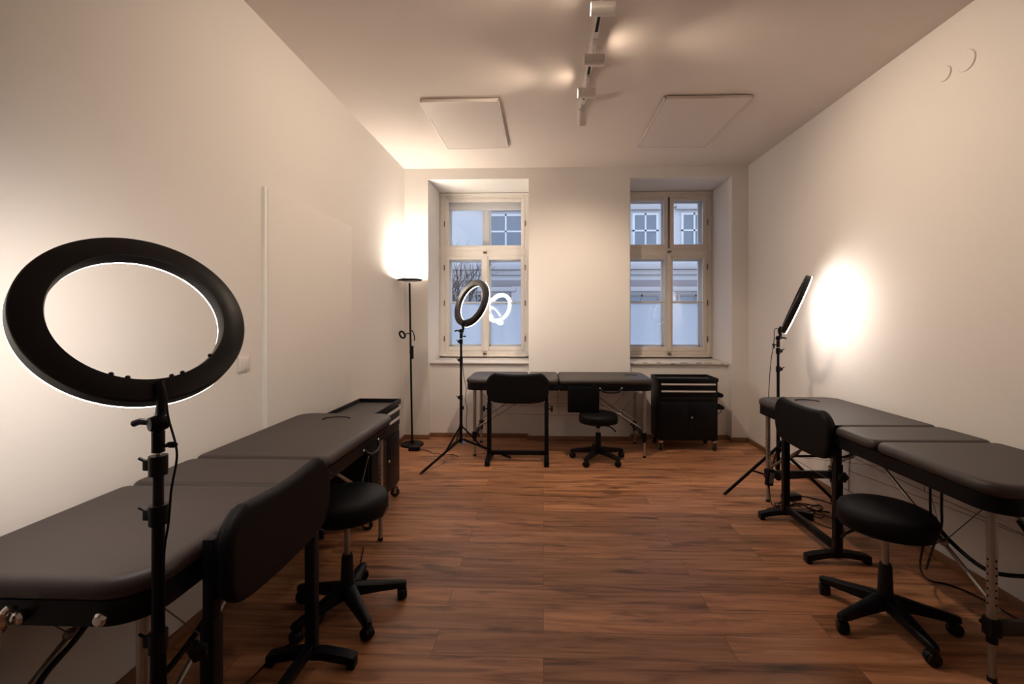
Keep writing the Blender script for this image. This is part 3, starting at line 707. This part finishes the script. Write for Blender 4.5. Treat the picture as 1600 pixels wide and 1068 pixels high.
# ------------------------------------------------------------------ tool carts
def make_cart():
    # front faces -y, centre at origin on the floor
    t = thing('tool_cart', 'x', 'tool cart', (0, 0, 0), 0, 'black metal tool carts on casters')
    hx, hy = .305, .165
    MB().box(-hx, hx, -hy + .018, hy, .105, .715, .004).build('cabinet_body', M['metal_black'], t)
    tp = MB()
    rect = ((-hx - .003, hx + .003, -hy, -hy + .012), (-hx - .003, hx + .003, hy - .012, hy), (-hx - .003, -hx + .009, -hy, hy), (hx - .009, hx + .003, -hy, hy))
    for a in rect: tp.box(*a, .712, .750, .003)
    tp.build('tray_rim', M['metal_black'], t)
    MB().box(-hx, hx, -hy + .005, hy - .005, .714, .722).build('tray_mat', M['brace'], t)
    for z0, z1 in ((.632, .700), (.560, .628)):
        d = MB().box(-hx + .02, hx - .02, -hy + .002, -hy + .03, z0, z1, .003).build('drawer', M['metal_black'], t)
        MB().box(-hx + .03, hx - .03, -hy - .012, -hy + .004, z1 - .020, z1 - .004, .002).build('drawer_pull', M['pull'], d)
    MB().box(-hx + .02, hx - .02, -hy + .006, -hy + .03, .515, .556, .003).build('front_rail', M['metal_black'], t)
    for sx in (-1, 1):
        a, b = sorted((sx * .002, sx * (hx - .02)))
        d = MB().box(a, b, -hy + .004, -hy + .03, .12, .51, .003).build('door', M['metal_black'], t)
        x = sx * .075
        MB().box(x - .008, x + .008, -hy - .001, -hy + .006, .33, .44, .003).build('door_handle', M['plastic_black'], d)
        if sx > 0: MB().lathe([(.012, 0), (.012, .006), (.009, .009), (.001, .009)], (.04, -hy + .005, .345), (0, -1, 0), 18).build('lock', M['chrome'], d)
    # side push handle and folded side shelf on +x
    MB().box(hx, hx + .055, -.09, -.06, .54, .59, .006).box(hx, hx + .055, .06, .09, .54, .59, .006).cyl((hx + .05, -.11, .565), (hx + .05, .11, .565), .023).build('push_handle', M['plastic_black'], t)
    MB().box(hx, hx + .075, -.13, .13, .425, .437, .003).box(hx + .068, hx + .075, -.13, .13, .425, .455, .002).box(hx, hx + .075, -.13, -.123, .425, .455, .002).box(hx, hx + .075, .123, .13, .425, .455, .002).tube([(hx, -.12, .37), (hx + .03, -.12, .385), (hx + .05, -.12, .425)], .004, 8).build('side_shelf', M['metal_black'], t)
    MB().box(hx, hx + .016, -.10, -.07, .30, .345, .003).build('side_hook', M['plastic_black'], t)
    for sx in (-1, 1):
        for sy in (-1, 1):
            x, y = sx * (hx - .03), sy * (hy - .035)
            c = MB().lathe([(.012, -.014), (.030, -.012), (.034, -.006), (.034, .006), (.030, .012), (.012, .014)], (x, y, .034), (1, .2, 0), 24).build('caster', M['rubber'], t)
            MB().box(x - .022, x - .018, y - .016, y + .016, .030, .09, .001).box(x + .018, x + .022, y - .016, y + .016, .030, .09, .001).box(x - .022, x + .022, y - .02, y + .02, .084, .106, .002).build('caster_fork', M['chrome'], c)
    return t
CRT = make_cart()
CRT.location = (1.49, 4.895, 0); CRT['label'] = 'black metal tool cart under the right window, beside the back table'
dup(CRT, (-1.275, 3.205, 0), PI / 2, 'black metal tool cart against the left wall, at the far end of the left table')

# ------------------------------------------------------------------ ring lights
def make_ring(loc, c, az, el, tripod, lever, label, tube_r=.013, cable=None, extra=None, hubs=(.335, .10, .235, .175)):
    """loc: pole foot; c: ring centre in world; az/el degrees of the lit face"""
    t = thing('ring_light', label, 'ring light', loc, 0, 'LED ring lights on tripod stands')
    L0 = Vector(loc); cc = Vector(c) - L0
    a, e = math.radians(az), math.radians(el)
    n = V(math.cos(e) * math.cos(a), math.cos(e) * math.sin(a), math.sin(e))
    u = n.cross(V(0, 0, 1)).normalized(); v = u.cross(n)
    sh = MB().annulus([(.236, 0), (.240, .003), (.2405, .010), (.2415, .038), (.238, .041), (.186, .041), (.182, .038), (.181, .008), (.184, 0)], cc, n, 96)
    shell = sh.build('ring_housing', M['ring_shell'], t, ang=50)
    MB().annulus([(.234, .0395), (.2412, .0405), (.2412, .0430), (.234, .0455), (.188, .0455), (.1830, .0430), (.1830, .0405), (.188, .0395)], cc, n, 96).build('ring_diffuser', M['ring_led'], t, ang=50)
    # rear clips on the inner rim
    for ang in (-118, -108, -80, -72, -45):
        aa = math.radians(ang); d = u * math.cos(aa) + v * math.sin(aa)
        MB().sphere(cc + d * .181 + n * .004, .006, (1, 1, 1), 8).build('clip_stud', M['plastic_black'], shell)
    top = cc - v * .243 + n * .012        # lower rim of the ring
    ph = top.z - .135
    # neck: bracket from rim to swivel
    hd = MB()
    hd.tube([top + v * .045 - n * .016, top + v * .01 - n * .018, top - v * .012 + V(0, 0, -.012), V(0, 0, top.z - .055)], .012, 12, smooth=4)
    hd.lathe([(.001, -.02), (.016, -.018), (.020, -.008), (.020, .008), (.016, .018), (.001, .02)], (0, 0, top.z - .045), (u.x, u.y, 0), 20)
    hd.build('tilt_head', M['plastic_black'], t)
    lv = V(lever, 0, 0) if abs(lever) == 1 else V(0, 0, 0)
    MB().tube([V(0, 0, top.z - .045), V(0, 0, top.z - .045) + lv * .045 + V(0, 0, .004), V(0, 0, top.z - .045) + lv * .062 + V(0, 0, -.002)], .008, 8).build('tilt_lever', M['plastic_black'], t)
    MB().cyl((0, 0, top.z - .065), (0, 0, top.z - .115), .0135).tube([(0, 0, top.z - .10), (-lever * .022, 0, top.z - .10)], .004, 8).sphere((-lever * .034, 0, top.z - .097), .010, (1.5, .7, .8), 12).build('head_socket', M['plastic_black'], t)
    MB().cyl((0, 0, top.z - .115), (0, 0, top.z - .14), .006).build('spigot', M['chrome'], t)
    zb = .62; zm = min(.98, ph - .12)
    MB().cyl((0, 0, zm - .03), (0, 0, ph), tube_r * .78).build('pole', M['metal_black'], t)
    MB().cyl((0, 0, zb - .02), (0, 0, zm), tube_r * .92).build('pole', M['metal_black'], t)
    MB().cyl((0, 0, min(hubs[:2]) - .01), (0, 0, zb), tube_r * 1.1).build('pole', M['metal_black'], t)
    for z, s_ in ((ph, 1), (zm, 1), (zb, 1)):
        MB().cyl((0, 0, z - .035), (0, 0, z + .012), tube_r * 1.35, seg=16).box(*sorted((lever * .008, lever * .032)), -.010, .010, z - .024, z + .002, .003).tube([(lever * .03, 0, z - .004), (lever * .048, 0, z + .004)], .004, 6).build('clamp', M['plastic_black'], t)
    MB().cyl((0, 0, hubs[0] - .03), (0, 0, hubs[0] + .012), tube_r * 1.6).build('tripod_collar', M['plastic_black'], t)
    MB().cyl((0, 0, hubs[1] - .015), (0, 0, hubs[1] + .02), tube_r * 1.5).build('tripod_collar', M['plastic_black'], t)
    for ad in tripod:
        ca, sa = math.cos(math.radians(ad)), math.sin(math.radians(ad))
        p = lambda r, z: (r * ca, r * sa, z)
        lg = MB().tube([p(.02, hubs[0]), p(.47, .012)], (.006, .010), square=True).build('tripod_leg', M['metal_black'], t)
        MB().tube([p(.018, hubs[1]), p(hubs[2], hubs[3])], (.004, .007), square=True).build('leg_stay', M['metal_black'], lg)
        MB().tube([p(.455, .023), p(.482, .006)], .010, 8).build('rubber_foot', M['rubber'], lg)
    if cable:
        MB().tube([Vector(q_) - L0 for q_ in cable], .0028, 6, smooth=6).build('cable', M['plastic_black'], t)
    if extra: extra(t, top, L0)
    return t
make_ring((-.935, 1.075, 0), (-1.043, 1.157, 1.402), 148.5, -28.5, (60, 180, 300), -1,
          'large black ring light nearest the viewer, at the near end of the left table', .0145,
          cable=[(-.915, 1.075, 1.19), (-.905, 1.07, 1.15), (-.888, 1.07, 1.09), (-.885, 1.07, 1.05), (-.898, 1.07, .98), (-.905, 1.07, .90), (-.917, 1.07, .80), (-.918, 1.075, .55), (-.915, 1.085, .36)])
def blue(t, top, L0):
    MB().sphere((.030, -.035, .185), .017, (1, .8, 1.2), 12).build('cable_plug', M['blue_tag'], t)
    MB().box(.012, .03, -.03, -.012, .50, .53, .003).build('inline_dimmer', M['plastic_black'], t)
make_ring((-.79, 4.345, 0), (-.715, 4.40, 1.525), 44.8, -20, (233, 12, 115), -1,
          'black ring light on a tripod stand in front of the left window', .0125,
          cable=[(-.765, 4.36, 1.27), (-.775, 4.31, 1.15), (-.77, 4.31, .95), (-.755, 4.31, .80), (-.735, 4.32, .70), (-.745, 4.32, .60), (-.725, 4.31, .50), (-.735, 4.31, .40), (-.73, 4.31, .28), (-.745, 4.31, .215), (-.755, 4.31, .19)], extra=blue, hubs=(.205, .325, .19, .136))
def dimmer(t, top, L0):
    MB().box(-.052, -.040, -.03, -.018, top.z - .125, top.z - .085, .004).build('inline_dimmer', M['plastic_black'], t)
make_ring((1.875, 3.70, 0), (1.965, 3.655, 1.490), -26, -22, (193, 305, 70), 1,
          'black ring light on a tripod stand behind the right table, facing the right wall', .0125,
          cable=[(1.88, 3.65, 1.275), (1.85, 3.66, 1.295), (1.826, 3.66, 1.28), (1.823, 3.66, 1.2), (1.79, 3.65, 1.0), (1.765, 3.63, .75), (1.745, 3.60, .55), (1.735, 3.58, .42), (1.72, 3.50, .30), (1.70, 3.42, .235)], extra=dimmer)

# ------------------------------------------------------------------ floor lamp
fl = thing('floor_lamp', 'tall black torchiere floor lamp glowing in the far left corner', 'floor lamp', (-1.415, 4.865, 0))
MB().lathe([(.001, 0), (.122, 0), (.125, .006), (.122, .018), (.02, .022), (.016, .05), (.001, .05)], seg=48, cap=False).build('base', M['metal_black'], fl)
TOP = V(-.028, 0, 1.745)
MB().tube([(0, 0, .03), tuple(TOP)], .0105, 14).sphere(V(-.016, 0, 1.0) , .013, (1, 1, 2)).build('pole', M['metal_black'], fl)
MB().cyl(TOP - V(0, 0, .01), TOP + V(0, 0, .03), .006).build('neck', M['chrome'], fl)
hd = MB().lathe([(.001, .022), (.10, .022), (.126, .026), (.130, .034), (.130, .044), (.126, .044), (.124, .036), (.001, .036)], TOP, seg=56, cap=False).build('lamp_head', M['metal_black'], fl)
MB().lathe([(.001, .037), (.120, .037), (.120, .041), (.001, .042)], TOP, seg=48, cap=False).build('light_panel', M['torch_led'], hd)
MB().box(-.008, .020, -.030, -.010, .93, 1.07, .004).build('control_box', M['plastic_black'], fl)
gn = MB().tube([(-.016, -.005, 1.19), (-.002, -.03, 1.235), (.02, -.03, 1.215), (.035, -.03, 1.16), (.03, -.03, 1.125)], .006, 8, smooth=5)
gn.tube([(-.016, -.012, 1.20), (-.04, -.03, 1.205), (-.062, -.035, 1.19)], .005, 8, smooth=4).build('gooseneck', M['plastic_black'], fl)
MB().annulus([(.038 + .010 * math.cos(a_), .010 * math.sin(a_)) for a_ in [k * PI / 4 for k in range(8)]], (-.095, -.04, 1.19), V(-.45, -.8, -.35), 32).build('reading_ring', M['plastic_black'], fl)
ab = thing('power_adapter', 'black power adapter box on the floor against the floor lamp base', 'power adapter', (-1.335, 4.665, 0), 0, 'black power adapters')
MB().box(-.055, .06, -.03, .03, 0, .042, .006).build('adapter_case', M['plastic_black'], ab)
MB().tube([(.058, 0, .015), (.15, -.02, .004), (.23, -.10, .004), (.27, -.09, .004), (.33, -.16, .004), (.37, -.14, .004), (.43, -.13, .004), (.50, -.20, .004)], .003, 6, smooth=5).build('cable', M['plastic_black'], ab)

# ------------------------------------------------------------------ things at the right table
pa = thing('power_adapter', 'black power adapter with grey label hanging on its cord near the right table leg', 'power adapter', (1.655, 3.40, .15), math.radians(10), 'black power adapters')
MB().box(-.026, .026, -.016, .016, 0, .12, .005, mtx=Matrix.Rotation(.12, 4, 'Y')).build('adapter_case', M['plastic_black'], pa)
MB().box(-.012, .020, -.0175, -.0155, .02, .10, mtx=Matrix.Rotation(.12, 4, 'Y')).build('adapter_label', M['label_grey'], pa)
MB().cyl((0, 0, 0), (.004, 0, -.03), .007, .004, 10).tube([(.004, 0, -.03), (.012, .0, -.08), (.02, -.01, -.14), (.06, -.02, -.146)], .003, 6, smooth=4).build('cable', M['plastic_black'], pa)
pb = thing('power_adapter', 'black power adapter block lying on the floor under the right table', 'power adapter', (1.885, 3.52, 0), math.radians(15), 'black power adapters')
MB().box(-.07, .06, -.035, .035, 0, .042, .006).build('adapter_case', M['plastic_black'], pb)
MB().tube([(.058, 0, .02), (.13, .01, .006), (.20, -.08, .004), (.24, -.22, .004), (.27, -.42, .004), (.30, -.75, .004), (.28, -1.0, .004)], .004, 6, smooth=5).build('cable', M['plastic_black'], pb)
rc = random.Random(5)
pts = []
for k in range(46):
    a = k * .62; r = .10 + .05 * math.sin(k * 1.7); pts.append((1.82 + 1.35 * r * math.cos(a) + .03 * math.sin(k), 3.30 + .75 * r * math.sin(a), .005 + .011 * (k % 4)))
pts += [(1.96, 3.22, .008), (1.98, 3.10, .004), (1.935, 3.00, .004), (1.86, 3.08, .004), (1.80, 3.20, .004)]
tag(MB().tube(pts, .0034, 6, smooth=4).build('coiled_cable', M['plastic_black']), 'tangled black cable coil on the floor under the far end of the right table', 'cable')
# two power cords hanging from the right table frame and running along the floor
tag(MB().tube([(1.668, 2.02, .70), (1.66, 2.01, .60), (1.675, 2.03, .50), (1.72, 2.12, .36), (1.83, 2.27, .17), (1.98, 2.40, .04), (2.10, 2.42, .006), (2.16, 2.28, .006), (2.19, 1.9, .006), (2.20, 1.4, .006)], .0048, 8, smooth=6).build('black_cable', M['plastic_black']), 'long black cord hanging from the right table edge and running along the right skirting', 'cable')
tag(MB().tube([(1.67, 1.965, .70), (1.665, 1.96, .60), (1.68, 1.98, .50), (1.73, 2.08, .37), (1.84, 2.25, .18)], .0048, 8, smooth=6).build('black_cable', M['plastic_black']), 'short black cord hanging from the right table edge, nearer the viewer', 'cable')
# cord under left table
tag(MB().tube([(-1.15, 1.62, .004), (-1.12, 1.72, .004), (-1.10, 1.85, .004), (-1.02, 2.0, .004), (-1.03, 2.2, .004), (-.98, 2.36, .004), (-1.02, 2.5, .004), (-1.08, 2.7, .004)], .0035, 6, smooth=6).build('black_cable', M['plastic_black']), 'black power cord lying on the floor beneath the left table', 'cable')
# hanging pouch on the back table
hp = thing('hanging_pouch', 'black open pouch hanging from the front rail of the table under the windows', 'pouch', (.385, 4.425, .46))
MB().box(-.148, .148, -.022, .022, .012, .245, .006).build('pouch_body', M['cloth_black'], hp)
MB().box(-.150, .150, -.030, -.022, .0, .235, .002, mtx=Matrix.Rotation(.02, 4, 'Y')).build('front_flap', M['cloth_black'], hp)
MB().box(-.12, -.09, -.018, .012, .24, .258, .002).box(.09, .12, -.018, .012, .24, .258, .002).build('strap', M['cloth_black'], hp)
